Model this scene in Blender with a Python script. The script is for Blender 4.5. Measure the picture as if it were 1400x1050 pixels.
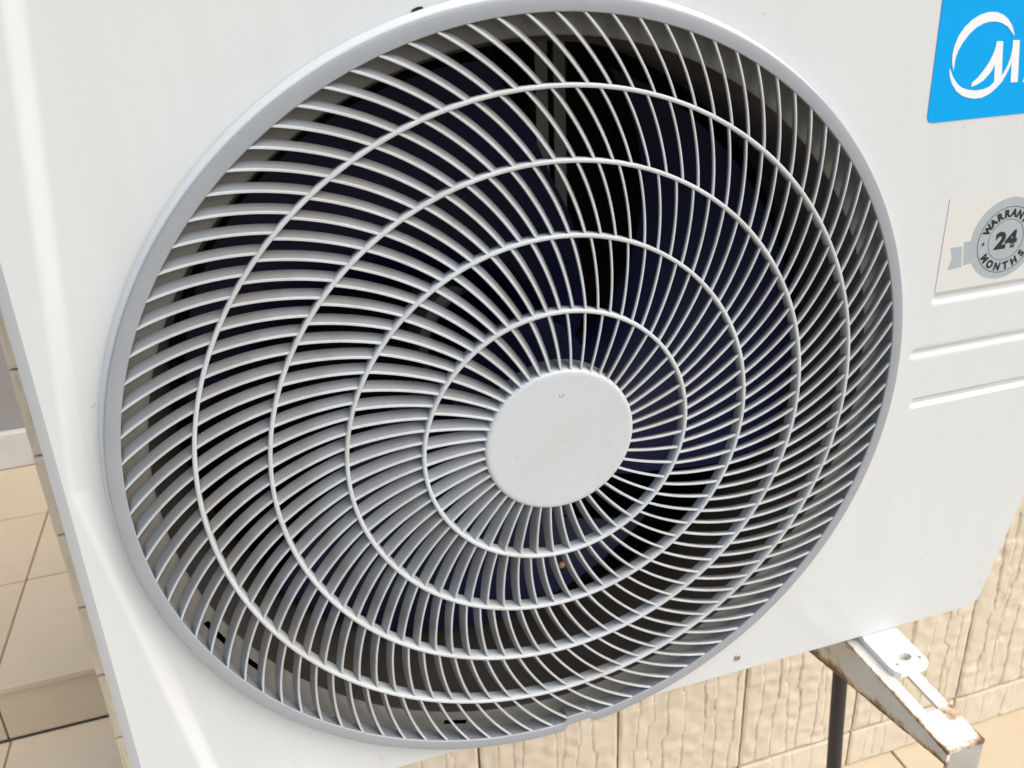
import bpy, bmesh, math, random
import numpy as np
from mathutils import Matrix, Vector
from mathutils.geometry import tessellate_polygon

for o in list(bpy.data.objects):
    bpy.data.objects.remove(o, do_unlink=True)
scn = bpy.context.scene
COL = scn.collection
rng = np.random.default_rng(7)
random.seed(7)

# local frame used below: x right, u up (0 = fan axis), o out of the front panel (0 = grille edge)
H = 0.935                                   # height of the fan axis above the floor


def W(x, u, o):
    return (x, -o, u + H)


# ------------------------------------------------------------------ camera
ROT = ((0.9555, 0.1450, -0.2569), (-0.0363, 0.9221, 0.3853), (0.2928, -0.3588, 0.8863))
cam = bpy.data.cameras.new('camera')
camo = bpy.data.objects.new('camera', cam)
COL.objects.link(camo)
cols = []
for k in range(3):
    v = Vector((ROT[0][k], -ROT[2][k], ROT[1][k]))
    cols.append(v)
m3 = Matrix((cols[0], cols[1], cols[2])).transposed()
q = m3.to_quaternion()
q.normalize()
camo.matrix_world = Matrix.Translation(W(-0.1551, 0.2818, 0.4504)) @ q.to_matrix().to_4x4()
cam.sensor_width = 36.0
cam.sensor_fit = 'HORIZONTAL'
cam.lens = 1188.8 / 1400 * 36.0
cam.shift_y = -100 / 1400
cam.clip_start = 0.01
cam.clip_end = 100
cam.dof.use_dof = True
cam.dof.focus_distance = 0.50
cam.dof.aperture_fstop = 20.0
scn.camera = camo

# ------------------------------------------------------------------ sky, sun, exposure
SUN_EL, SUN_AZ = math.radians(50), math.radians(138)       # azimuth clockwise from +Y
world = bpy.data.worlds.new('World')
scn.world = world
world.use_nodes = True
nt = world.node_tree
nt.nodes.clear()
sky = nt.nodes.new('ShaderNodeTexSky')
sky.sky_type = 'NISHITA'
sky.sun_disc = False
sky.sun_elevation = SUN_EL
sky.sun_rotation = SUN_AZ
sky.dust_density = 4.0
sky.ozone_density = 1.0
bg = nt.nodes.new('ShaderNodeBackground')
bg.inputs['Strength'].default_value = 0.13
wo = nt.nodes.new('ShaderNodeOutputWorld')
nt.links.new(sky.outputs[0], bg.inputs[0])
nt.links.new(bg.outputs[0], wo.inputs[0])
sl = bpy.data.lights.new('sun', 'SUN')
sl.energy = 1.5
sl.angle = math.radians(70)
sl.color = (1.0, 0.985, 0.965)
so = bpy.data.objects.new('sun', sl)
COL.objects.link(so)
sd = Vector((math.sin(SUN_AZ) * math.cos(SUN_EL), math.cos(SUN_AZ) * math.cos(SUN_EL), math.sin(SUN_EL)))
so.rotation_euler = sd.to_track_quat('Z', 'Y').to_euler()
so.location = (0, 0, 5)
vs = scn.view_settings
vs.view_transform = 'Standard'
vs.look = 'None'
vs.gamma = 1
vs.use_curve_mapping = False
vs.exposure = 0.45
scn.cycles.max_bounces = 6
scn.cycles.diffuse_bounces = 3
scn.cycles.glossy_bounces = 3


# ------------------------------------------------------------------ materials
class Mat:
    def __init__(self, name, col, rough=0.5, metal=0.0, spec=0.5, coat=0.0):
        self.m = bpy.data.materials.new(name)
        self.m.use_nodes = True
        self.nt = self.m.node_tree
        self.b = self.nt.nodes['Principled BSDF']
        self.b.inputs['Base Color'].default_value = (*col, 1)
        self.b.inputs['Roughness'].default_value = rough
        self.b.inputs['Metallic'].default_value = metal
        self.b.inputs['Specular IOR Level'].default_value = spec
        self.b.inputs['Coat Weight'].default_value = coat
        self.col = (*col, 1)
        self.tc = self.nt.nodes.new('ShaderNodeTexCoord')
        self.vec = self.tc.outputs['Object']
        self.last = None

    def N(self, t, **k):
        n = self.nt.nodes.new(t)
        for a, b in k.items():
            setattr(n, a, b)
        return n

    def L(self, a, b):
        self.nt.links.new(a, b)

    def coords(self, which='Object', scale=(1, 1, 1), per_object=False):
        mp = self.N('ShaderNodeMapping')
        mp.inputs['Scale'].default_value = scale
        self.L(self.tc.outputs[which], mp.inputs['Vector'])
        v = mp.outputs[0]
        if per_object:
            oi = self.N('ShaderNodeObjectInfo')
            mu = self.N('ShaderNodeMath', operation='MULTIPLY')
            mu.inputs[1].default_value = 37.0
            self.L(oi.outputs['Random'], mu.inputs[0])
            ad = self.N('ShaderNodeVectorMath', operation='ADD')
            self.L(v, ad.inputs[0])
            self.L(mu.outputs[0], ad.inputs[1])
            v = ad.outputs[0]
        self.vec = v
        return self

    def noise(self, scale, detail=4, rough=0.55, dist=0.0):
        n = self.N('ShaderNodeTexNoise')
        n.inputs['Scale'].default_value = scale
        n.inputs['Detail'].default_value = detail
        n.inputs['Roughness'].default_value = rough
        n.inputs['Distortion'].default_value = dist
        self.L(self.vec, n.inputs['Vector'])
        return n.outputs['Fac']

    def ramp(self, fac, a, b, va=0.0, vb=1.0):
        r = self.N('ShaderNodeMapRange')
        r.inputs['From Min'].default_value = a
        r.inputs['From Max'].default_value = b
        r.inputs['To Min'].default_value = va
        r.inputs['To Max'].default_value = vb
        self.L(fac, r.inputs['Value'])
        return r.outputs[0]

    def mul(self, a, b):
        m = self.N('ShaderNodeMath', operation='MULTIPLY')
        self.L(a, m.inputs[0])
        if isinstance(b, (int, float)):
            m.inputs[1].default_value = b
        else:
            self.L(b, m.inputs[1])
        return m.outputs[0]

    def mix(self, fac, col):
        x = self.N('ShaderNodeMix', data_type='RGBA')
        self.L(fac, x.inputs['Factor'])
        if self.last is None:
            x.inputs['A'].default_value = self.col
        else:
            self.L(self.last, x.inputs['A'])
        x.inputs['B'].default_value = (*col, 1)
        self.last = x.outputs['Result']
        self.L(self.last, self.b.inputs['Base Color'])
        return self

    def bump(self, fac, dist, strength=1.0):
        bp = self.N('ShaderNodeBump')
        bp.inputs['Strength'].default_value = strength
        bp.inputs['Distance'].default_value = dist
        self.L(fac, bp.inputs['Height'])
        self.L(bp.outputs[0], self.b.inputs['Normal'])
        return self


def M_panel():
    a = Mat('white_powder_coat', (0.652, 0.685, 0.685), 0.38)
    a.coords('Object')
    f = a.noise(6, 5)
    a.mix(a.ramp(f, 0.35, 0.75, 0, 0.35), (0.635, 0.66, 0.65))
    keepv = a.vec
    a.coords('Object', (70, 70, 2.2))
    st_ = a.noise(1.0, 5, 0.6)
    a.mix(a.ramp(st_, 0.50, 0.80, 0, 0.22), (0.56, 0.56, 0.53))
    a.vec = keepv
    g = a.noise(120, 2)
    a.mix(a.ramp(g, 0.755, 0.79, 0, 0.45), (0.42, 0.38, 0.32))
    a.bump(a.noise(900, 2), 0.00006, 0.6)
    r = a.ramp(a.noise(15, 3), 0.3, 0.7, 0.33, 0.45)
    a.L(r, a.b.inputs['Roughness'])
    return a.m


def M_grille(name='light_grey_plastic', col=(0.55, 0.592, 0.61), dust=(0.47, 0.465, 0.44)):
    a = Mat(name, col, 0.42)
    a.coords('Object')
    f = a.noise(22, 4, 0.6)
    a.mix(a.ramp(f, 0.46, 0.70, 0, 0.75), dust)
    g = a.noise(300, 3, 0.7)
    a.mix(a.ramp(g, 0.60, 0.74, 0, 0.45), (0.33, 0.28, 0.21))
    a.bump(a.noise(1500, 2), 0.00005, 0.7)
    return a.m


def M_simple(name, col, rough, metal=0.0, var=None, scale=30, amt=0.5, bump=None, spec=0.5):
    a = Mat(name, col, rough, metal, spec)
    a.coords('Object')
    if var:
        a.mix(a.ramp(a.noise(scale, 5), 0.38, 0.68, 0, amt), var)
    if bump:
        a.bump(a.noise(bump[0], 4), bump[1])
    return a.m


def M_stone(name, col, dark, rough=0.75, sc=1.0, stain=0.5):
    a = Mat(name, col, rough, 0, 0.3)
    a.coords('Object', per_object=True)
    a.mix(a.ramp(a.noise(5 * sc, 6, 0.6), 0.35, 0.7, 0, 0.7), tuple(0.5 * (p + q_) for p, q_ in zip(col, dark)))
    a.mix(a.ramp(a.noise(40 * sc, 5, 0.65), 0.5, 0.75, 0, stain), dark)
    a.mix(a.ramp(a.noise(3.1 * sc, 3), 0.45, 0.7, 0, 0.35), (min(1, col[0] * 1.08), col[1] * 1.08, col[2] * 1.12))
    a.bump(a.noise(260 * sc, 5, 0.7), 0.0006, 0.7)
    return a.m


def M_rusty():
    a = Mat('rusty_white_paint', (0.78, 0.77, 0.73), 0.45)
    a.coords('Object')
    at = a.N('ShaderNodeAttribute', attribute_name='rust')
    pt = a.mul(at.outputs['Fac'], 0.34)
    n = a.noise(70, 6, 0.7)
    ad = a.N('ShaderNodeMath', operation='ADD')
    a.L(n, ad.inputs[0])
    a.L(pt, ad.inputs[1])
    a.mix(a.ramp(a.noise(14, 4), 0.40, 0.7, 0, 0.6), (0.58, 0.53, 0.43))
    a.mix(a.ramp(a.noise(160, 4, 0.7), 0.60, 0.72, 0, 0.5), (0.46, 0.38, 0.27))
    a.mix(a.ramp(ad.outputs[0], 0.68, 0.78, 0, 0.85), (0.50, 0.32, 0.14))
    a.mix(a.ramp(ad.outputs[0], 0.80, 0.90, 0, 0.9), (0.14, 0.07, 0.035))
    a.bump(n, 0.0012, 0.6)
    return a.m


MAT = dict(
    panel=M_panel(), grille=M_grille(), cap=M_grille('pale_grey_cap_plastic', (0.55, 0.592, 0.605), (0.53, 0.555, 0.555)), shaded_grime=M_grille('shade_and_dust_plastic', (0.29, 0.308, 0.322), (0.225, 0.205, 0.175)),
    rim=M_simple('silver_grey_plastic', (0.31, 0.335, 0.36), 0.36, 0, (0.345, 0.365, 0.38), 40, 0.5, (1500, 0.00005)),
    cabinet=M_simple('cabinet_paint', (0.66, 0.68, 0.675), 0.4, var=(0.60, 0.615, 0.605), scale=8),
    liner=M_simple('light_absorbing_black', (0.012, 0.012, 0.012), 0.9),
    flange=M_simple('shaded_grey_sheet', (0.25, 0.245, 0.22), 0.5, 0, (0.17, 0.155, 0.13), 30, 0.5),  # shade from rim and fins put into the sheet's colour
    shroud=M_simple('galvanised_shroud', (0.17, 0.155, 0.135), 0.42, 0.35, (0.09, 0.075, 0.055), 14, 0.8),
    fan=M_simple('navy_fan_plastic', (0.0050, 0.0058, 0.042), 0.45, 0, (0.0035, 0.004, 0.024), 25, 0.5, spec=0.25),
    zinc=M_simple('zinc_plated_steel', (0.40, 0.39, 0.35), 0.45, 0.5, (0.25, 0.22, 0.17), 20, 0.6),
    motor=M_simple('motor_grey_enamel', (0.30, 0.31, 0.31), 0.5),
    rusty=M_rusty(), dirty=M_simple('dirty_white_paint', (0.46, 0.455, 0.43), 0.55, 0, (0.33, 0.30, 0.25), 60, 0.6),
    foot=M_simple('white_enamel_foot', (0.80, 0.80, 0.79), 0.32, 0, (0.70, 0.68, 0.63), 40, 0.5),
    rubber=M_simple('charcoal_pvc', (0.016, 0.017, 0.022), 0.5, 0, (0.026, 0.025, 0.024), 30, 0.6),
    wall_tile=M_stone('cream_split_stone', (0.645, 0.58, 0.46), (0.53, 0.45, 0.32), 0.8),
    floor_tile=M_stone('cream_floor_stone', (0.60, 0.51, 0.37), (0.50, 0.405, 0.27), 0.65, 0.7, 0.35),
    step_tile=M_stone('shaded_step_stone', (0.55, 0.46, 0.325), (0.46, 0.37, 0.245), 0.65, 0.7, 0.35),  # darker than the floor stone: roof shade put into the colour
    grout=M_simple('brown_grout', (0.30, 0.20, 0.10), 0.95, 0, (0.16, 0.10, 0.05), 18, 0.6),
    paving=M_simple('low_bounce_paving', (0.24, 0.22, 0.19), 0.85, 0, (0.17, 0.155, 0.135), 5, 0.7),  # unseen outer ground, made dark to cut light bounced onto the panel
    white_tile=M_simple('white_marble', (0.62, 0.61, 0.58), 0.4, 0, (0.45, 0.43, 0.40), 9, 0.6),
    grey_wall=M_simple('grey_render', (0.30, 0.29, 0.28), 0.8, 0, (0.24, 0.23, 0.22), 6, 0.6),
    blue=M_simple('blue_vinyl', (0.0, 0.36, 0.80), 0.5, spec=0.15),
    print_white=M_simple('white_print', (0.85, 0.86, 0.86), 0.4),
    sticker=M_simple('cream_sticker_film', (0.67, 0.68, 0.645), 0.35),
    badge=M_simple('blue_grey_print', (0.37, 0.425, 0.45), 0.5, 0, (0.41, 0.46, 0.48), 60, 0.5),
    ink=M_simple('black_ink', (0.02, 0.018, 0.016), 0.5),
    yellow=M_simple('amber_yellow', (0.65, 0.40, 0.12), 0.5),
)


def M_coil():
    a = Mat('condenser_fin_stack', (0.05, 0.045, 0.035), 0.5, 0.5)
    a.coords('Object')
    w = a.N('ShaderNodeTexWave')
    w.bands_direction = 'X'
    w.inputs['Scale'].default_value = 160
    a.L(a.vec, w.inputs['Vector'])
    a.mix(a.ramp(a.mul(w.outputs['Fac'], a.noise(30, 4)), 0.3, 0.6), (0.20, 0.15, 0.09))
    a.bump(w.outputs['Fac'], 0.0015)
    return a.m


MAT['coil'] = M_coil()


# ------------------------------------------------------------------ helpers
def obj(name, me, mat, parent=None, inv=None):
    o = bpy.data.objects.new(name, me)
    COL.objects.link(o)
    if mat is not None and not me.materials:
        me.materials.append(MAT[mat])
    if parent is not None:
        o.parent = parent
        if parent.type == 'EMPTY':
            o.matrix_parent_inverse = Matrix.Translation(-parent.location)
    return o


def mesh(name, verts, faces, smooth=True, auto=None):
    me = bpy.data.meshes.new(name)
    me.from_pydata([tuple(map(float, v)) for v in verts], [], [tuple(map(int, f)) for f in faces])
    me.validate()
    bm = bmesh.new()
    bm.from_mesh(me)
    bmesh.ops.recalc_face_normals(bm, faces=bm.faces)
    if smooth and auto is not None:
        for e in bm.edges:
            if len(e.link_faces) == 2 and e.calc_face_angle(0) > math.radians(auto):
                e.smooth = False
    for f in bm.faces:
        f.smooth = smooth
    bm.to_mesh(me)
    bm.free()
    me.update()
    return me


def thing(name, label, cat, loc, group=None):
    o = bpy.data.objects.new(name, None)
    o.empty_display_size = 0.05
    COL.objects.link(o)
    o.location = loc
    o['label'] = label
    o['category'] = cat
    if group:
        o['group'] = group
    return o


def lathe(prof, n=180, closed=True, a0=0.0, rmod=None):
    """prof [(r,o)] revolved round the fan axis; world coordinates relative to axis point."""
    V, F = [], []
    k = len(prof)
    for i in range(n):
        t = 2 * math.pi * i / n
        for j, (r, o) in enumerate(prof):
            rr, oo = (r, o) if rmod is None else rmod(j, r, o, math.degrees(t))
            V.append((rr * math.cos(t), -oo, rr * math.sin(t)))
    for i in range(n):
        i2 = (i + 1) % n
        for j in range(k if closed else k - 1):
            j2 = (j + 1) % k
            F.append((i * k + j, i * k + j2, i2 * k + j2, i2 * k + j))
    return V, F


def shift(V, c):
    return [(v[0] + c[0], v[1] + c[1], v[2] + c[2]) for v in V]


def chamfer_box(lo, hi, c):
    """box with chamfered edges, world coordinates"""
    bm = bmesh.new()
    bmesh.ops.create_cube(bm, size=1.0)
    for v in bm.verts:
        v.co = Vector([lo[i] + (v.co[i] + 0.5) * (hi[i] - lo[i]) for i in range(3)])
    if c > 0:
        bmesh.ops.bevel(bm, geom=list(bm.edges), offset=c, segments=1, affect='EDGES', profile=0.5)
    for f in bm.faces:
        f.smooth = False
    me = bpy.data.meshes.new('box')
    bm.to_mesh(me)
    bm.free()
    return me


def plate(poly, o, thick, holes=()):
    """flat plate lying parallel to the front panel: polygon of (x,u) at out = o, thickness behind it."""
    loops = [list(poly)] + [list(h) for h in holes]
    tri = tessellate_polygon([[Vector((p[0], p[1], 0)) for p in l] for l in loops])
    flat = [p for l in loops for p in l]
    n = len(flat)
    V = [W(p[0], p[1], o) for p in flat] + [W(p[0], p[1], o - thick) for p in flat]
    F = [tuple(t) for t in tri] + [tuple(i + n for i in reversed(t)) for t in tri]
    s = 0
    for l in loops:
        k = len(l)
        for i in range(k):
            a, b = s + i, s + (i + 1) % k
            F.append((a, b, b + n, a + n))
        s += k
    return mesh('plate', V, F, smooth=False)


def hplate(poly, u, thick, holes=()):
    """horizontal plate: polygon of (x,o), top at height u."""
    loops = [list(poly)] + [list(h) for h in holes]
    tri = tessellate_polygon([[Vector((p[0], p[1], 0)) for p in l] for l in loops])
    flat = [p for l in loops for p in l]
    n = len(flat)
    V = [W(p[0], u, p[1]) for p in flat] + [W(p[0], u - thick, p[1]) for p in flat]
    F = [tuple(t) for t in tri] + [tuple(i + n for i in reversed(t)) for t in tri]
    s = 0
    for l in loops:
        k = len(l)
        for i in range(k):
            a, b = s + i, s + (i + 1) % k
            F.append((a, b, b + n, a + n))
        s += k
    return mesh('plate', V, F, smooth=False)


def stadium(x0, x1, o0, o1, n=8):
    """rounded slot, long axis o"""
    r = (x1 - x0) / 2
    cx = (x0 + x1) / 2
    P = [(cx + r * math.cos(math.pi * i / n), o1 - r + r * math.sin(math.pi * i / n)) for i in range(n + 1)]
    P += [(cx - r * math.cos(math.pi * i / n), o0 + r - r * math.sin(math.pi * i / n)) for i in range(n + 1)]
    return P


def circ(cx, cy, r, n=48, a0=0, a1=360):
    return [(cx + r * math.cos(math.radians(a0 + (a1 - a0) * i / n)), cy + r * math.sin(math.radians(a0 + (a1 - a0) * i / n))) for i in range(n)]


def smooth01(t):
    t = np.clip(t, 0, 1)
    return t * t * (3 - 2 * t)


# ------------------------------------------------------------------ floor, wall, step (the setting)
WALL_O = -0.36
sheet = chamfer_box((-6, -6, -0.30), (6, 6, -0.008), 0)
sheet.materials.append(MAT['paving'])
floor = obj('floor', sheet, None)
floor['kind'] = 'structure'
sheet2 = chamfer_box((-2.55, -2.0, -0.0079), (2.5, 0.854, -0.004), 0)
obj('grout_bed', sheet2, 'grout', floor)

FT = 0.4613
fx0 = -0.697 - 4 * FT
fy = [0.853, 0.40, -0.06, -0.52, -0.98, -1.44]           # world y of the row edges
gap = 0.0035
row_meshes = []
for r_ in range(5):
    y1, y0 = fy[r_] - gap / 2, fy[r_ + 1] + gap / 2
    me = chamfer_box((0, 0, -0.006), (FT - gap, y1 - y0, 0.0), 0.0012)
    for i in range(10):
        if y1 > 0.5 and i > 4:
            continue                                    # this row only shows left of the wall
        o = obj('tile', me, 'floor_tile', floor)
        o.location = (fx0 + i * FT + gap / 2, y0, random.uniform(-0.0004, 0.0004))

# raised landing left of the wall corner
LAND = H - 0.8185
step = obj('landing_step', chamfer_box((-3.0, 0.862, 0.0), (1.8, 2.2, LAND - 0.005), 0), 'grout')
step['kind'] = 'structure'
for i in range(-3, 3):
    x0 = -0.7005 + i * FT
    me = chamfer_box((x0 + gap / 2, 0.854, 0.002), (x0 + FT - gap / 2, 0.864, LAND - 0.014), 0.001)
    obj('riser_tile', me, 'step_tile', step)
    for k, (ya, yb) in enumerate(((0.846, 1.139), (1.139, 1.375), (1.375, 1.60))):
        me = chamfer_box((x0 + gap / 2, ya + gap / 2, LAND - 0.013 if k == 0 else LAND - 0.006), (x0 + FT - gap / 2, yb - gap / 2, LAND), 0.0015)
        o = obj('tread_tile', me, 'step_tile', step)
        o.location.z = random.uniform(-0.0005, 0.0005)

far = thing('far_wall', 'plain grey wall with white marble skirting at the back of the landing', 'wall', (-0.9, 1.63, LAND))
obj('render', chamfer_box((-3.0, 1.62, LAND), (1.8, 1.75, LAND + 1.6), 0), 'grey_wall', far)
for i in range(-3, 3):
    x0 = -0.93 + i * 0.6
    obj('skirting_tile', chamfer_box((x0 + 0.002, 1.598, LAND), (x0 + 0.598, 1.619, LAND + 0.092), 0.002), 'white_tile', far)

# stone clad wall behind the unit
wall = thing('stone_wall', 'cream split stone tile wall behind the air conditioner', 'wall', (0.4, -WALL_O + 0.05, 0))
YW = -WALL_O
obj('backing', chamfer_box((-0.394, YW + 0.006, 0.0), (2.4, YW + 0.07, 1.232), 0), 'grout', wall)
TX0, TW = 0.0109, 0.1965
PL = H - 0.860                                           # top of the plinth course
ROWS = [PL, PL + 0.385, PL + 0.77, PL + 1.155]


def relief(w, h, seed, amp=1.0, step_=0.0018):
    r = np.random.default_rng(seed)
    nx, ny = int(w / step_) + 1, int(h / step_) + 1
    X = np.linspace(0, w, nx)
    Y = np.linspace(0, h, ny)
    k = 8
    base = np.sort((np.arange(1, k) + r.uniform(-0.35, 0.35, k - 1)) / k) * w
    edges = []
    for b in base:
        e = np.full(ny, b)
        y = 0.0
        off = r.normal(0, 0.002)
        while y < h:
            ln = r.uniform(0.02, 0.11)
            sel = (Y >= y) & (Y < y + ln)
            e[sel] += off
            y += ln
            off += r.normal(0, 0.0055)
            off *= 0.8
        kern = np.hanning(7)
        e = np.convolve(np.pad(e, 3, mode='edge'), kern / kern.sum(), 'valid')
        e += 0.0010 * np.sin(Y * r.uniform(40, 90) + r.uniform(0, 6))
        edges.append(e)
    E = np.array(edges)
    idx = (X[None, :, None] > E.T[:, None, :]).sum(2)        # ny,nx strip index
    Hh = np.zeros((ny, nx))
    for s in range(k):
        lv = np.zeros(ny)
        y = 0.0
        while y < h:
            ln = r.uniform(0.04, 0.16)
            lv[(Y >= y) & (Y < y + ln)] = r.uniform(0, 1)
            y += ln
        kern = np.hanning(5)
        lv = np.convolve(np.pad(lv, 2, mode='edge'), kern / kern.sum(), 'valid')
        Hh += (idx == s) * (lv[:, None] * 0.0017)
    d = np.min(np.abs(X[None, :, None] - E.T[:, None, :]), axis=2)
    Hh -= 0.0013 * np.exp(-(d / 0.0012) ** 2)                # a thin groove along each split
    low = r.normal(0, 1, (max(3, ny // 7), max(3, nx // 7)))
    yi = np.linspace(0, low.shape[0] - 1.001, ny)
    xi = np.linspace(0, low.shape[1] - 1.001, nx)
    y0, x0 = yi.astype(int), xi.astype(int)
    fy_, fx_ = smooth01(yi - y0)[:, None], smooth01(xi - x0)[None, :]
    lo = (low[y0][:, x0] * (1 - fy_) * (1 - fx_) + low[y0 + 1][:, x0] * fy_ * (1 - fx_)
          + low[y0][:, x0 + 1] * (1 - fy_) * fx_ + low[y0 + 1][:, x0 + 1] * fy_ * fx_)
    Hh += lo * 0.0006
    Hh = Hh * amp * 1.35 + 0.0025
    rim_ = np.minimum(np.minimum(X[None, :], w - X[None, :]), np.minimum(Y[:, None], h - Y[:, None]))
    Hh *= smooth01(rim_ / 0.004) * 0.55 + 0.45
    V = [(X[i], -Hh[j, i], Y[j]) for j in range(ny) for i in range(nx)]
    F = [(j * nx + i, j * nx + i + 1, (j + 1) * nx + i + 1, (j + 1) * nx + i) for j in range(ny - 1) for i in range(nx - 1)]
    # skirt back to the grout bed
    ring = [i for i in range(nx)] + [j * nx + nx - 1 for j in range(1, ny)] + [(ny - 1) * nx + i for i in range(nx - 2, -1, -1)] + [j * nx for j in range(ny - 2, 0, -1)]
    n0 = len(V)
    for v in ring:
        V.append((V[v][0], 0.006, V[v][2]))
    for a in range(len(ring)):
        b = (a + 1) % len(ring)
        F.append((ring[a], n0 + a, n0 + b, ring[b]))
    return mesh('relief_tile', V, F, smooth=True, auto=32)


g2 = 0.0036
tile_me = [relief(TW - g2, 0.385 - g2, 20 + s) for s in range(5)]
plinth_me = [relief(TW - g2, PL - 0.001 - g2, 60 + s, 0.55) for s in range(3)]
for c in range(-2, 8):
    x = TX0 + c * TW + g2 / 2
    o = obj('plinth_tile', plinth_me[c % 3], 'wall_tile', wall)
    o.location = (x, YW, 0.001)
    for r_ in range(3):
        o = obj('tile', tile_me[(c * 2 + r_ * 3) % 5], 'wall_tile', wall)
        o.location = (x, YW, ROWS[r_] + g2 / 2)
corner_me = [relief(0.0115, 0.0907 - 0.003, 80 + s, 0.8, 0.0019) for s in range(3)]
for k in range(14):
    z0 = (H - 0.0538) - 0.0907 * (10 - k)
    if z0 < 0:
        continue
    o = obj('corner_tile', corner_me[k % 3], 'wall_tile', wall)
    o.location = (-0.3955 + random.uniform(-0.0006, 0.0006), YW, z0 + 0.0015)

# ------------------------------------------------------------------ the air conditioner
ac = thing('air_conditioner', 'white outdoor air conditioner unit with round grey spiral fan grille', 'air conditioner', W(0.07, -0.2615, -0.17))
AX = W(0, 0, 0)
ZP = -0.012
X_L, U_B, U_T = -0.281, -0.2610, 0.400


def x_right(u):
    return np.interp(u, [-0.261, -0.154, 0.0], [0.3895, 0.4165, 0.440])


def crease_x(u):
    return np.interp(u, [-0.262, -0.2145, 0.0135, 0.268, 0.41], [-0.2352, -0.2418, -0.2745, -0.2485, -0.2340])


def panel_height(X, U):
    s = X - crease_x(U)
    Z = np.full(X.shape, ZP)
    Z += 0.0055 * (1 - smooth01((s + 0.0046) / 0.0092))
    for (u0, u1, xs) in ((0.0360, 0.0455, 0.2890), (-0.0058, 0.0034, 0.2775), (-0.0472, -0.0380, 0.2840)):
        uc, hw = (u0 + u1) / 2, (u1 - u0) / 2
        dx = np.maximum(0, (xs + hw) - X)
        d = np.hypot(dx, U - uc) / hw
        Z -= 0.0026 * (1 - smooth01((d - 0.25) / 0.75))
    # faint dents by the bottom edge above the bracket
    for (xd, ud, rd, a) in ((0.222, -0.232, 0.012, 0.0003), (0.236, -0.224, 0.012, -0.00025)):
        t = ((X - xd) * 0.8 + (U - ud) * 0.6)
        t2 = (-(X - xd) * 0.6 + (U - ud) * 0.8)
        Z += a * np.exp(-(t / 0.006) ** 2 - (t2 / 0.03) ** 2)
    return Z


# front panel sheet
nu = 440
us = np.linspace(U_B, U_T, nu)
nxn = 480
rows = []
tx = np.linspace(0, 1, nxn)
ext_u = [(-0.0030, -0.0100), (-0.0029, -0.0040), (-0.0012, -0.0008)]
ext_x = [(-0.0070, -0.0300), (-0.0069, -0.0052), (-0.0004, -0.0002)]
ext_r = [(0.0012, -0.0008), (0.0028, -0.0035), (0.0030, -0.0100)]
allu = [(U_B, e) for e in ext_u] + [(u, None) for u in us]
PX, PU, PZ = [], [], []
for (u, e) in allu:
    xr = float(x_right(u))
    if u < U_B + 0.010:                                  # rounded lower right corner
        t = (U_B + 0.010 - u) / 0.010
        xr -= 0.010 * (1 - math.sqrt(max(0, 1 - t * t))) * 0.8
    x = X_L + tx * (xr - X_L)
    z = panel_height(x, np.full(nxn, u))
    uu = np.full(nxn, u)
    if e:
        uu = uu + e[0]
        z = z + e[1]
    xl = np.array([X_L + a for a, b in ext_x])
    zl = np.array([z[0] + b for a, b in ext_x])
    xr_ = np.array([xr + a for a, b in ext_r])
    zr_ = np.array([z[-1] + b for a, b in ext_r])
    PX.append(np.concatenate([xl, x, xr_]))
    PU.append(np.concatenate([uu[:3], uu, uu[:3]]))
    PZ.append(np.concatenate([zl, z, zr_]))
PX, PU, PZ = np.array(PX), np.array(PU), np.array(PZ)
ny_, nx_ = PX.shape
keep = np.hypot(PX, PU) > 0.2556
V = np.stack([PX.ravel(), -PZ.ravel(), PU.ravel() + H], 1)
F = []
for j in range(ny_ - 1):
    for i in range(nx_ - 1):
        if keep[j, i] and keep[j, i + 1] and keep[j + 1, i] and keep[j + 1, i + 1]:
            F.append((j * nx_ + i, j * nx_ + i + 1, (j + 1) * nx_ + i + 1, (j + 1) * nx_ + i))
used = np.zeros(len(V), bool)
Fa = np.array(F)
used[Fa.ravel()] = True
remap = np.cumsum(used) - 1
me = bpy.data.meshes.new('front_panel')
me.from_pydata(V[used].tolist(), [], remap[Fa].tolist())
me.polygons.foreach_set('use_smooth', [True] * len(me.polygons))
me.update()
me.set_sharp_from_angle(angle=math.radians(26))
panel = obj('front_panel', me, 'panel', ac)

# the sheet carried inside the grille rim up to the fan opening, with the clip slots cut out
SLOTS = [(-157, -151), (-148, -143.5), (-110, -105.5)]
nr = [0.2375, 0.2390, 0.2435, 0.2470, 0.2510, 0.2580]
na = 360
V, F = [], []
for i in range(na):
    t = 2 * math.pi * i / na
    for j, r in enumerate(nr):
        V.append((r * math.cos(t), -(ZP - 0.0004 - (0.0016 if j == 0 else 0)), r * math.sin(t)))
for i in range(na):
    a = (i + 0.5) if i < 180 else i + 0.5 - 360
    for j in range(len(nr) - 1):
        if j == 2 and any(s0 < a < s1 for s0, s1 in SLOTS):
            continue
        i2 = (i + 1) % na
        k = len(nr)
        F.append((i * k + j, i * k + j + 1, i2 * k + j + 1, i2 * k + j))
obj('opening_flange', mesh('opening_flange', shift(V, AX), F), 'flange', ac)

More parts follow.
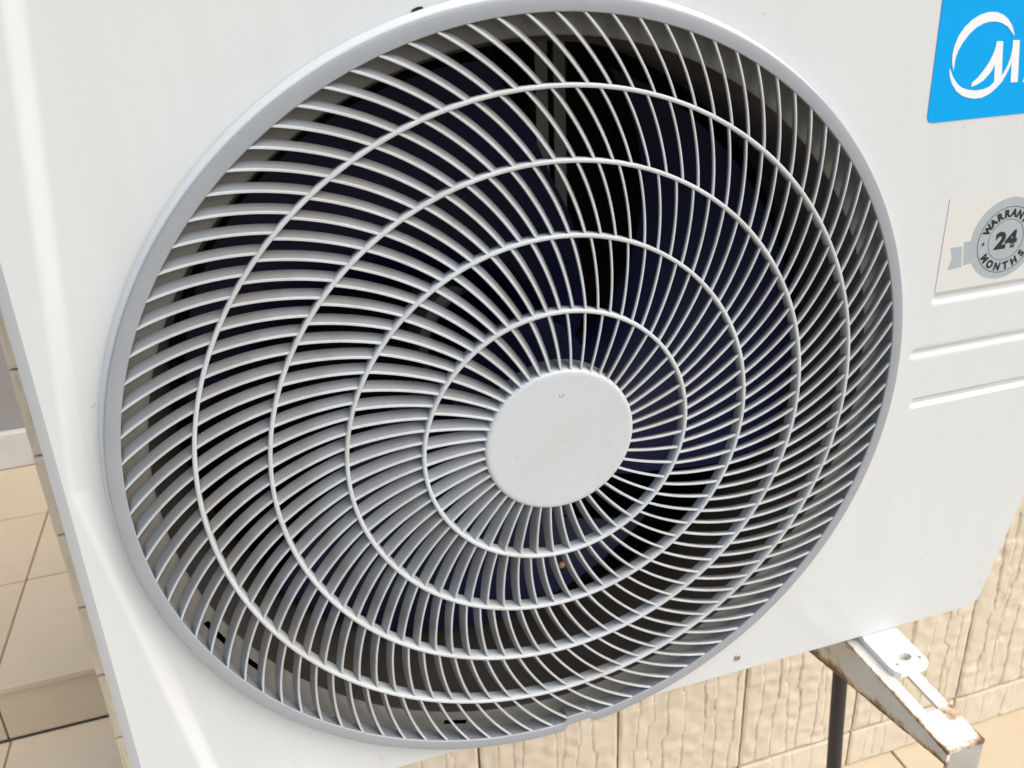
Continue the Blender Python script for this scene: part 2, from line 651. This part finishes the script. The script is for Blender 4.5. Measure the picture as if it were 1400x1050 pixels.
# cabinet shell: bottom, right, top, left and back sheets
out = [(X_L - 0.0088, U_B - 0.0028)]
out += [(float(x_right(u)) + 0.0028, u) for u in (-0.252, -0.2, -0.154, -0.08, 0.0, 0.2)]
out[1:1] = [(0.383, U_B - 0.0028)]
out += [(float(x_right(0.4)) + 0.0028, U_T), (X_L - 0.0088, U_T)]
V, F = [], []
n = len(out)
for (x, u) in out:
    V.append(W(x, u, ZP - 0.012))
for (x, u) in out:
    V.append(W(x, u, -0.325))
for i in range(n):
    j = (i + 1) % n
    F.append((i, j, j + n, i + n))
F.append(tuple(range(n, 2 * n)))
obj('cabinet', mesh('cabinet', V, F, smooth=False), 'cabinet', ac)
# black lining added inside it to keep the interior dark, open to the front
inn = [(x * 0.985 + 0.001, u * 0.985 + 0.001) for x, u in out]
V, F = [], []
for (x, u) in inn:
    V.append(W(x, u, ZP - 0.014))
for (x, u) in inn:
    V.append(W(x, u, -0.318))
for i in range(n):
    j = (i + 1) % n
    F.append((i, j, j + n, i + n))
F.append(tuple(range(n, 2 * n)))
obj('dark_lining', mesh('dark_lining', V, F, smooth=False), 'liner', ac)

# condenser coil across the back
obj('condenser_coil', chamfer_box(W(-0.272, -0.235, -0.285)[:1] + (0.270, H - 0.235), (0.24, 0.310, H + 0.375), 0.002), 'coil', ac)

# fan shroud (bell mouth)
prof = [(0.2377, -0.0140), (0.2360, -0.0200), (0.2335, -0.030), (0.2320, -0.045), (0.2320, -0.105), (0.2350, -0.110), (0.2350, -0.045), (0.2400, -0.018)]
V, F = lathe(prof, 160)
obj('fan_shroud', mesh('fan_shroud', shift(V, AX), F, auto=40), 'shroud', ac)

# fan: hub and three swept blades
prof = [(0.0005, -0.066), (0.040, -0.066), (0.050, -0.070), (0.052, -0.078), (0.052, -0.135), (0.0005, -0.135)]
V, F = lathe(prof, 64, closed=False)
fan = obj('fan', mesh('fan_hub', shift(V, AX), F, auto=35), 'fan', ac)
lead_r, lead_a = [0.050, 0.0626, 0.100, 0.134, 0.180, 0.222], [-14, -3, 18, 33, 50, 66]
trail_r, trail_a = [0.050, 0.10, 0.144, 0.19, 0.222], [-82, -56, -40, -31, -26]
V, F = [], []
nrr, naa = 15, 13
for side in (0, 1):
    for i in range(nrr):
        r = 0.049 + (0.222 - 0.049) * i / (nrr - 1)
        la, ta = np.interp(r, lead_r, lead_a), np.interp(r, trail_r, trail_a)
        for j in range(naa):
            f = j / (naa - 1)
            a = math.radians(la + (ta - la) * f)
            o = -0.128 + 0.062 * f + 0.010 * math.sin(math.pi * f) - (0.0026 if side else 0)
            V.append((r * math.cos(a), -o, r * math.sin(a)))
nn = nrr * naa
for i in range(nrr - 1):
    for j in range(naa - 1):
        q_ = (i * naa + j, i * naa + j + 1, (i + 1) * naa + j + 1, (i + 1) * naa + j)
        F.append(q_)
        F.append(tuple(nn + v for v in reversed(q_)))
bd = [i for i in range(naa)] + [i * naa + naa - 1 for i in range(1, nrr)] + [(nrr - 1) * naa + j for j in range(naa - 2, -1, -1)] + [i * naa for i in range(nrr - 2, 0, -1)]
for a in range(len(bd)):
    b = bd[(a + 1) % len(bd)]
    F.append((bd[a], b, b + nn, bd[a] + nn))
bme = mesh('fan_blade', V, F, auto=40)
for k in range(3):
    o = obj('blade', bme, 'fan', fan)
    o.location = AX
    o.rotation_euler = (0, -math.radians(120 * k), 0)
me = mesh('clip', shift(lathe([(0.0003, 0.002), (0.0022, 0.0015), (0.003, 0), (0.0003, -0.001)], 14, closed=False)[0], W(0.0245, -0.1563, -0.06)), lathe([(0, 0)] * 4, 14, closed=False)[1])
obj('yellow_bit', me, 'yellow', fan)  # stray yellow bit inside the unit, not a fan part

# motor and its channel bracket
V, F = lathe([(0.0005, -0.145), (0.050, -0.145), (0.056, -0.150), (0.056, -0.205), (0.050, -0.212), (0.0005, -0.212)], 48, closed=False)
obj('fan_motor', mesh('motor', shift(V, AX), F, auto=35), 'motor', ac)


def channel(name, x0, x1, u0, u1, o0, depth, t=0.0016):
    P = [(x0, o0 - depth), (x0, o0), (x1, o0), (x1, o0 - depth), (x1 - t, o0 - depth), (x1 - t, o0 - t), (x0 + t, o0 - t), (x0 + t, o0 - depth)]
    V = [W(x, u0, o) for x, o in P] + [W(x, u1, o) for x, o in P]
    F = [(i, (i + 1) % 8, (i + 1) % 8 + 8, i + 8) for i in range(8)]
    F += [(0, 1, 6, 7), (1, 2, 5, 6), (2, 3, 4, 5), (15, 14, 9, 8), (14, 13, 10, 9), (13, 12, 11, 10)]
    return mesh(name, V, F, smooth=False)


mb = obj('motor_bracket', channel('motor_bracket', 0.0640, 0.0740, -0.255, 0.385, -0.214, 0.02), 'zinc', ac)
obj('channel', channel('channel', 0.0790, 0.0890, -0.255, 0.385, -0.214, 0.02), 'zinc', mb)
obj('gusset', plate([(0.034, 0.01), (0.036, 0.075), (0.052, 0.090), (0.082, 0.094), (0.084, 0.01)], -0.2125, 0.0014), 'zinc', mb)

# ------------------------------------------------------------------ fan grille
NOTCH = [(-88.4, -84.6, 0.0050)]


def rim_mod(j, r, o, a):
    if a > 180:
        a -= 360
    for a0, a1, d in NOTCH:
        w = 0.9
        s = smooth01((a - a0 + w) / w) * smooth01((a1 + w - a) / w)
        if s > 0:
            r = r - d * float(s)
    return r, o


prof = [(0.2550, -0.0122), (0.2526, -0.0122), (0.2514, -0.0050), (0.2506, -0.0018), (0.2502, -0.0006), (0.2507, 0.0000), (0.2530, 0.0002), (0.2568, 0.0002), (0.2580, -0.0001),
        (0.2586, -0.0010), (0.2589, -0.0026), (0.2588, -0.0046), (0.2570, -0.0050)]
V, F = lathe([(0.2560, -0.0058), (0.2590, -0.0058), (0.2602, -0.0062), (0.2610, -0.0074), (0.2616, -0.0098), (0.2622, -0.0106), (0.2621, -0.0110), (0.2606, -0.0113), (0.2604, -0.0126), (0.2560, -0.0128)], 240, rmod=rim_mod)
obj('grille_collar', mesh('grille_collar', shift(V, AX), F, auto=40), 'panel', ac)
V, F = lathe(prof, 720, rmod=rim_mod)
guard = obj('fan_guard', mesh('fan_guard_rim', shift(V, AX), F, auto=24), 'rim', ac)

V, F = [], []
for i in range(13):
    a = math.radians(103.7 + 1.3 * i / 12)
    hw = 0.00035 * math.sin(math.pi * min(1, max(0, (i + 0.3) / 12.6))) + 0.0002
    for (r, o) in ((0.2622, ZP + 0.0012), (0.2626 + hw, ZP + 0.0010), (0.2628 + hw * 1.8, ZP + 0.0004)):
        V.append(W(r * math.cos(a), r * math.sin(a), o))
for i in range(12):
    for j in range(2):
        F.append((i * 3 + j, i * 3 + j + 1, i * 3 + j + 4, i * 3 + j + 3))
obj('clip_slot', mesh('clip_slot', V, F), 'liner', guard)

RADII = [0.0483, 0.0854, 0.1300, 0.1727, 0.2129, 0.2503]
ZF = [0.0130, 0.0120, 0.0078, 0.0060, 0.0030, 0.0000]


def zfront(r):
    return float(np.interp(r, RADII, ZF))


for r, z in zip(RADII[1:5], ZF[1:5]):
    w = 0.00125
    prof = [(r - w, z - 0.0004), (r - w * 0.55, z + 0.0002), (r + w * 0.55, z + 0.0002), (r + w, z - 0.0004),
            (r + w * 0.95, z - 0.0040), (r + w * 0.55, z - 0.0085), (r - w * 0.55, z - 0.0085), (r - w * 0.95, z - 0.0040)]
    V, F = lathe(prof, 200)
    o = obj('ring', mesh('guard_ring', V, F, auto=50), 'grille', guard)
    o.location = AX

# hub cap
hp = [(0.0003, 0.0131), (0.030, 0.0131), (0.0440, 0.0130), (0.0462, 0.0131), (0.0476, 0.0127), (0.0483, 0.0118), (0.0485, 0.0100), (0.0482, -0.0035), (0.0460, -0.0050), (0.0003, -0.0050)]
V, F = lathe(hp, 120, closed=False)
hub = obj('hub_cap', mesh('hub_cap', V, F, auto=40), 'cap', guard)
hub.location = AX
# small moulded half ring on the cap
V, F = [], []
for i in range(19):
    a = math.radians(150 + 240 * i / 18)
    for j in range(6):
        b = 2 * math.pi * j / 6
        rr = 0.0014 + 0.00022 * math.cos(b)
        V.append(W(0.0007 + rr * math.cos(a), 0.0321 + rr * math.sin(a), 0.0130 + 0.00022 * math.sin(b)))
for i in range(18):
    for j in range(6):
        F.append((i * 6 + j, i * 6 + (j + 1) % 6, (i + 1) * 6 + (j + 1) % 6, (i + 1) * 6 + j))
o = obj('moulding_mark', mesh('moulding_mark', V, F), 'shroud', guard)


# the fins: five zones, each with its own count, every fin an arc of a circle through the axis
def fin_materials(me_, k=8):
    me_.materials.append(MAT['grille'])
    me_.materials.append(MAT['shaded_grime'])  # side faces: dust plus the shade between fins, painted darker
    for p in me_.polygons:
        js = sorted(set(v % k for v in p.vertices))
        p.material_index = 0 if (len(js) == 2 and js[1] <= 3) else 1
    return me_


def fin_mesh(r0, r1, ph0, ph1, n=14):
    """ph0/ph1 phase (deg) at the inner / outer end"""
    V, F = [], []
    k = 8
    for i in range(n):
        f = i / (n - 1)
        r = r0 + (r1 - r0) * f
        a = math.radians(ph0 + (ph1 - ph0) * f) + math.asin(0.73 * r / 0.25)
        psi = math.atan2(0.73 * r / 0.25, math.sqrt(1 - (0.73 * r / 0.25) ** 2))
        zf = zfront(r) - 0.0006
        d, tl = 0.0074, 0.0027                           # depth, lean of the back edge (clockwise)
        sec = [(-0.00085, -0.0010), (-0.00045, -0.0001), (0.00045, -0.0001), (0.00085, -0.0010), (0.00078 - tl * 0.5, -0.0042), (0.00055 - tl, -d), (-0.00055 - tl, -d), (-0.00078 - tl * 0.5, -0.0042)]
        for (w, dz) in sec:
            aw = a + w / (r * math.cos(psi))
            V.append((r * math.cos(aw), -(zf + dz), r * math.sin(aw)))
    for i in range(n - 1):
        for j in range(k):
            F.append((i * k + j, i * k + (j + 1) % k, (i + 1) * k + (j + 1) % k, (i + 1) * k + j))
    F.append(tuple(range(k)))
    F.append(tuple((n - 1) * k + j for j in reversed(range(k))))
    return V, F


ZONES = [  # inner r, outer r, count, phase inner, phase outer
    (0.2125, 0.2512, 98, 1.22, 1.20),
    (0.1722, 0.2133, 93, 0.92, 1.05),
    (0.1295, 0.1731, 84, 3.53, 3.54),
    (0.0849, 0.1304, 67, 4.68, 4.18),
    (0.0475, 0.0859, 46, 2.75, 1.45),
]
rest_V, rest_F = [], []
built = 0
for zi, (r0, r1, N, p0, p1) in enumerate(ZONES):
    V, F = fin_mesh(r0, r1, p0, p1)
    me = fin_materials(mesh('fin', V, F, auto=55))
    for k in range(N):
        ang = 360.0 * k / N
        if built < 300 and (zi < 3 or 90 < ang < 225):
            o = obj('fin', me, 'grille', guard)
            o.location = AX
            o.rotation_euler = (0, -math.radians(ang), 0)
            built += 1
        else:
            b0 = len(rest_V)
            ca, sa = math.cos(math.radians(ang)), math.sin(math.radians(ang))
            for (x, y, z) in V:
                rest_V.append((x * ca - z * sa, y, x * sa + z * ca))
            rest_F += [tuple(b0 + v for v in f) for f in F]
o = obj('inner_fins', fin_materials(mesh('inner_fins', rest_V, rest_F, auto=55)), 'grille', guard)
o.location = AX
o['kind'] = 'stuff'

# ------------------------------------------------------------------ stickers, screw, foot
ZL = ZP + 0.0004
lab = [(0.2601, 0.268)]
lab += [(0.2619, 0.1730), (0.2622, 0.1705), (0.2632, 0.1687), (0.2650, 0.1677), (0.2675, 0.1674)]
lab += [(0.4250, 0.1674), (0.4250, 0.268)]
label = obj('brand_label', plate(lab, ZL, 0.0003), 'blue', ac)
ZT = ZL + 0.0002
up = [(0.2765, 0.1994), (0.2746, 0.2045), (0.2739, 0.2092), (0.2744, 0.2145), (0.2761, 0.22), (0.2798, 0.2254), (0.2847, 0.2296), (0.2908, 0.2326), (0.2973, 0.2338), (0.3031, 0.2334), (0.3084, 0.2317), (0.3129, 0.2288), (0.3168, 0.2248), (0.3192, 0.2208), (0.3204, 0.2178), (0.3172, 0.2209), (0.3135, 0.2242), (0.3085, 0.2266), (0.3034, 0.2278), (0.2985, 0.2279), (0.2939, 0.227), (0.289, 0.2249), (0.2845, 0.2214), (0.2806, 0.2167), (0.2778, 0.2116), (0.2766, 0.2067), (0.2766, 0.2021)]
lo_ = [(0.2731, 0.2012), (0.2743, 0.1961), (0.2768, 0.1916), (0.2812, 0.1865), (0.2863, 0.1832), (0.2916, 0.1813), (0.2968, 0.1804), (0.3027, 0.1806), (0.3083, 0.1826), (0.3126, 0.1857), (0.3168, 0.1897), (0.3192, 0.1943), (0.3209, 0.1982), (0.3217, 0.2017), (0.3239, 0.1886), (0.3297, 0.1886), (0.3252, 0.2152), (0.3199, 0.2154), (0.3205, 0.2107), (0.3203, 0.2053), (0.319, 0.1999), (0.3169, 0.1957), (0.3157, 0.1932), (0.312, 0.2153), (0.307, 0.2156), (0.3069, 0.212), (0.3057, 0.2074), (0.3035, 0.2025), (0.3001, 0.1977), (0.2965, 0.1936), (0.2926, 0.1908), (0.2927, 0.1882), (0.2969, 0.1893), (0.3014, 0.1915), (0.3051, 0.195), (0.3074, 0.1983), (0.3085, 0.2012), (0.3103, 0.1898), (0.3073, 0.1873), (0.3026, 0.1859), (0.2967, 0.1856), (0.2905, 0.1866), (0.2853, 0.1882), (0.2808, 0.1913), (0.2771, 0.1955), (0.2743, 0.1999)]
obj('logo', plate(up, ZT, 0.00015), 'print_white', label)
obj('logo', plate(lo_, ZT, 0.00015), 'print_white', label)


def text_mesh(s, size, bold=0.0, align='CENTER'):
    cu = bpy.data.curves.new('txt', 'FONT')
    cu.body = s
    cu.size = size
    cu.align_x = align
    cu.align_y = 'BOTTOM_BASELINE'
    cu.offset = bold
    cu.resolution_u = 4
    ob = bpy.data.objects.new('txt', cu)
    COL.objects.link(ob)
    dg = bpy.context.evaluated_depsgraph_get()
    dg.update()
    me_ = bpy.data.meshes.new_from_object(ob.evaluated_get(dg))
    bpy.data.objects.remove(ob, do_unlink=True)
    me_.materials.clear()
    return me_


def put_text(s, x, u, o, size, mat, parent, rot=0.0, bold=0.0, align='CENTER', sx=1.0, shear=0.0):
    me_ = text_mesh(s, size, bold, align)
    ca, sa = math.cos(rot), math.sin(rot)
    for v in me_.vertices:
        px, py = v.co.x * sx + v.co.y * shear, v.co.y
        v.co = Vector(W(x + px * ca - py * sa, u + px * sa + py * ca, o))
    me_.update()
    return obj('lettering', me_, mat, parent)


put_text('idea', 0.3322, 0.1887, ZT, 0.036, 'print_white', label, bold=0.0006, align='LEFT', sx=0.95, shear=0.12)

st = obj('warranty_sticker', plate([(0.2906, 0.0458), (0.400, 0.0458), (0.400, 0.1136), (0.2906, 0.1141)], ZL, 0.00025), 'sticker', ac)
BC = (0.3443, 0.0792)
ZB = ZL + 0.00012
obj('badge', plate(circ(*BC, 0.0301, 72), ZB, 0.0001), 'badge', st)
obj('ribbon', plate([(0.3160, 0.0809), (0.3086, 0.0811), (0.3110, 0.0634), (0.3190, 0.0643)], ZB - 0.00003, 0.00006), 'badge', st)
obj('ribbon', plate([(0.3074, 0.0781), (0.2976, 0.0782), (0.3004, 0.0702), (0.2980, 0.0616), (0.3098, 0.0625)], ZB - 0.00003, 0.00006), 'badge', st)
obj('ribbon', plate([(0.372, 0.0809), (0.385, 0.0811), (0.383, 0.0634), (0.370, 0.0643)], ZB - 0.00003, 0.00006), 'badge', st)
ZC = ZB + 0.00008
RC = (0.3450, 0.0782)


def ringplate(r, w):
    return plate(circ(*RC, r + w, 72), ZC, 0.00005, holes=[list(reversed(circ(*RC, r - w, 72)))])


obj('badge_line', ringplate(0.0243, 0.00022), 'ink', st)
obj('badge_line', ringplate(0.0151, 0.00016), 'ink', st)
put_text('24', RC[0] + 0.0002, RC[1] - 0.0058, ZC, 0.0165, 'ink', st, bold=0.0009, sx=1.12)
for word, a0, a1, flip in (('WARRANTY', 152, 28, False), ('MONTHS', 217, 323, True)):
    for k, ch in enumerate(word):
        a = math.radians(a0 + (a1 - a0) * k / (len(word) - 1))
        rr = 0.0170 if not flip else 0.0226
        rot = a - math.pi / 2 if not flip else a + math.pi / 2
        put_text(ch, RC[0] + rr * math.cos(a), RC[1] + rr * math.sin(a), ZC, 0.0076, 'ink', st, rot=rot, bold=0.0005, sx=0.95)
for ang in (183, -3):
    cx, cy = RC[0] + 0.0196 * math.cos(math.radians(ang)), RC[1] + 0.0196 * math.sin(math.radians(ang))
    star = []
    for k in range(10):
        r = 0.0018 if k % 2 == 0 else 0.0008
        t = math.radians(90 + 36 * k)
        star.append((cx + r * math.cos(t), cy + r * math.sin(t)))
    obj('star', plate(star, ZC, 0.00005), 'ink', st)

# panel screw
V, F = lathe([(0.0003, 0.0006), (0.0012, 0.0004), (0.0014, 0.0011), (0.0026, 0.0009), (0.0031, 0.0)], 20, closed=False)
obj('screw', mesh('screw', shift(V, W(0.1543, -0.2464, ZP)), F, auto=35), 'zinc', ac)

# mounting foot under the front edge
BR_U = -0.2695                                           # top of the bracket
fp = [(0.2737, -0.085), (0.2737, 0.0220), (0.2750, 0.0270), (0.2785, 0.0300), (0.3035, 0.0296), (0.3068, 0.0272), (0.3080, 0.0230), (0.3080, -0.085)]
slot = [(0.2925 + 0.0062 * math.cos(t), 0.0165 + 0.0040 * math.sin(t)) for t in np.linspace(0, 2 * math.pi, 16, endpoint=False)]
h1 = [(0.2815 + 0.0013 * math.cos(t), 0.0212 + 0.0013 * math.sin(t)) for t in np.linspace(0, 2 * math.pi, 10, endpoint=False)]
h2 = [(0.3035 + 0.0015 * math.cos(t), 0.0206 + 0.0015 * math.sin(t)) for t in np.linspace(0, 2 * math.pi, 10, endpoint=False)]
obj('mounting_foot', hplate(fp, BR_U + 0.0058, 0.0056, holes=[slot, h1, h2]), 'foot', ac)
obj('mounting_foot', hplate([(x - 0.478, o) for x, o in fp], BR_U + 0.0058, 0.0056), 'foot', ac)
# short web that carries the cabinet floor on the foot
for dx in (0, -0.478):
    obj('foot_web', chamfer_box((0.2740 + dx, 0.010, BR_U + 0.0056 + H), (0.3078 + dx, 0.080, U_B - 0.002 + H), 0.0), 'foot', ac)


# ------------------------------------------------------------------ wall brackets
def rust_attr(me_, fn):
    at = me_.attributes.new('rust', 'FLOAT', 'POINT')
    for k, v in enumerate(me_.vertices):
        at.data[k].value = fn(v.co)


def bracket(x0, x1, lab_):
    b = thing('wall_bracket', lab_, 'bracket', W((x0 + x1) / 2, BR_U - 0.14, WALL_O), 'steel brackets carrying the air conditioner')
    t = 0.0030
    front = 0.0982
    xc = (x0 + x1) / 2
    # top plate as a fine grid with the long slot left open
    no, nw = 120, 13
    V, F = [], []
    S0, S1, HW = -0.12, 0.0645, 0.0053
    os_ = np.linspace(WALL_O, front, no)
    for i in range(no):
        for j in range(nw):
            f = j / (nw - 1)
            x = x0 + (x1 - x0) * f
            o = os_[i]
            if i == no - 1:
                o += random.uniform(-0.0007, 0.0003)
            V.append(W(x, BR_U, o))
    hole_cols = [j for j in range(nw - 1) if abs(x0 + (x1 - x0) * (j + 0.5) / (nw - 1) - xc) < HW]
    for i in range(no - 1):
        om = (os_[i] + os_[i + 1]) / 2
        for j in range(nw - 1):
            if j in hole_cols and S0 < om < S1 - (0.0025 if j in (hole_cols[0], hole_cols[-1]) else 0):
                continue
            F.append((i * nw + j, i * nw + j + 1, (i + 1) * nw + j + 1, (i + 1) * nw + j))
    n0 = len(V)
    V += [(v[0], v[1], v[2] - t) for v in V]
    F2 = [tuple(n0 + q__ for q__ in reversed(f)) for f in F]
    cnt = {}
    for f in F:
        for k in range(4):
            e = (f[k], f[(k + 1) % 4])
            cnt[e] = 1
    side = [(a_, b_) for (a_, b_) in cnt if (b_, a_) not in cnt]
    F = F + F2 + [(a_, b_, b_ + n0, a_ + n0) for a_, b_ in side]
    tp = mesh('top_plate', V, F, smooth=False)

    def rt(c):
        e = min(c.x - x0, x1 - c.x)
        fr = front + c.y
        return max(0.0, 1 - e / 0.0030) * 0.85 + max(0.0, 1 - fr / 0.011) * 0.9 + (0.8 if (abs(c.x - (xc + 0.009)) < 0.006 and abs(c.y + 0.069) < 0.008) else 0)
    rust_attr(tp, rt)
    obj('top_plate', tp, 'rusty', b)
    # tapering side web, hanging below the left edge
    nseg, nv = 110, 9
    V, F = [], []
    for i in range(nseg + 1):
        o = front - 0.0005 + (WALL_O - front) * i / nseg
        ub = float(np.interp(o, [WALL_O, -0.06, front], [-0.410, -0.3215, -0.2830])) + random.uniform(-0.0004, 0.0004)
        for sx_ in (x0 + 0.0004, x0 + t):
            for j in range(nv):
                f = (j / (nv - 1)) ** 0.6
                V.append(W(sx_, (BR_U - t + 0.0005) * (1 - f) + ub * f, o))
    st_ = 2 * nv
    for i in range(nseg):
        a, c = i * st_, (i + 1) * st_
        for j in range(nv - 1):
            F.append((a + j, a + j + 1, c + j + 1, c + j))
            F.append((a + nv + j, c + nv + j, c + nv + j + 1, a + nv + j + 1))
        F.append((a + nv - 1, a + 2 * nv - 1, c + 2 * nv - 1, c + nv - 1))
        F.append((a, c, c + nv, a + nv))
    for a in (0, nseg * st_):
        for j in range(nv - 1):
            F.append((a + j, a + nv + j, a + nv + j + 1, a + j + 1))
    wm = mesh('side_web', V, F, smooth=False)

    def rw(c):
        ub = float(np.interp(-c.y, [WALL_O, -0.06, front], [-0.410, -0.3215, -0.2830])) + H
        up_ = float(np.interp(-c.y, [-0.03, 0.0], [0.35, 0.0]))
        return max(0.0, 1 - (c.z - ub) / 0.011) * 1.0 + up_ + 0.16
    rust_attr(wm, rw)
    obj('side_web', wm, 'rusty', b)
    obj('end_tab', plate([(x0 + 0.0032, BR_U - t + 0.001), (x1, BR_U - t + 0.001), (x1, BR_U - 0.036), (x0 + 0.0032, BR_U - 0.036)], front - 0.0012, t), 'dirty', b)
    obj('wall_plate', plate([(x0 - 0.004, BR_U + 0.01), (x1 + 0.004, BR_U + 0.01), (x1 + 0.004, -0.46), (x0 - 0.004, -0.46)], WALL_O + 0.0085, 0.005), 'rusty', b)
    return b


bracket(0.2638, 0.2973, 'rusty white steel bracket arm sticking out under the air conditioner')
bracket(0.2638 - 0.478, 0.2973 - 0.478, 'white steel bracket arm under the left end of the air conditioner, below the fan grille')

# ------------------------------------------------------------------ drain pipe
pipe = thing('drain_pipe', 'black drain pipe running down behind the rusty bracket', 'pipe', W(0.43, -0.935, -0.20))
pts = [(0.4215, -0.2655, -0.200), (0.4220, -0.50, -0.200), (0.4275, -0.62, -0.198), (0.4330, -0.74, -0.194), (0.4360, -0.9350, -0.190)]
V, F = [], []
kk = 16
for (x, u, o) in pts:
    for j in range(kk):
        t = 2 * math.pi * j / kk
        V.append(W(x + 0.0088 * math.cos(t), u, o + 0.0088 * math.sin(t)))
for i in range(len(pts) - 1):
    for j in range(kk):
        F.append((i * kk + j, i * kk + (j + 1) % kk, (i + 1) * kk + (j + 1) % kk, (i + 1) * kk + j))
F.append(tuple(range(kk)))
F.append(tuple((len(pts) - 1) * kk + j for j in range(kk)))
obj('tube', mesh('tube', V, F, auto=40), 'rubber', pipe)
V2 = []
for u in (-0.2635, -0.276):
    for j in range(kk):
        t = 2 * math.pi * j / kk
        V2.append(W(0.4215 + 0.0125 * math.cos(t), u, -0.2 + 0.0125 * math.sin(t)))
F2 = [(j, (j + 1) % kk, (j + 1) % kk + kk, j + kk) for j in range(kk)] + [tuple(range(kk)), tuple(range(kk, 2 * kk))]
obj('collar', mesh('collar', V2, F2, auto=40), 'rubber', pipe)
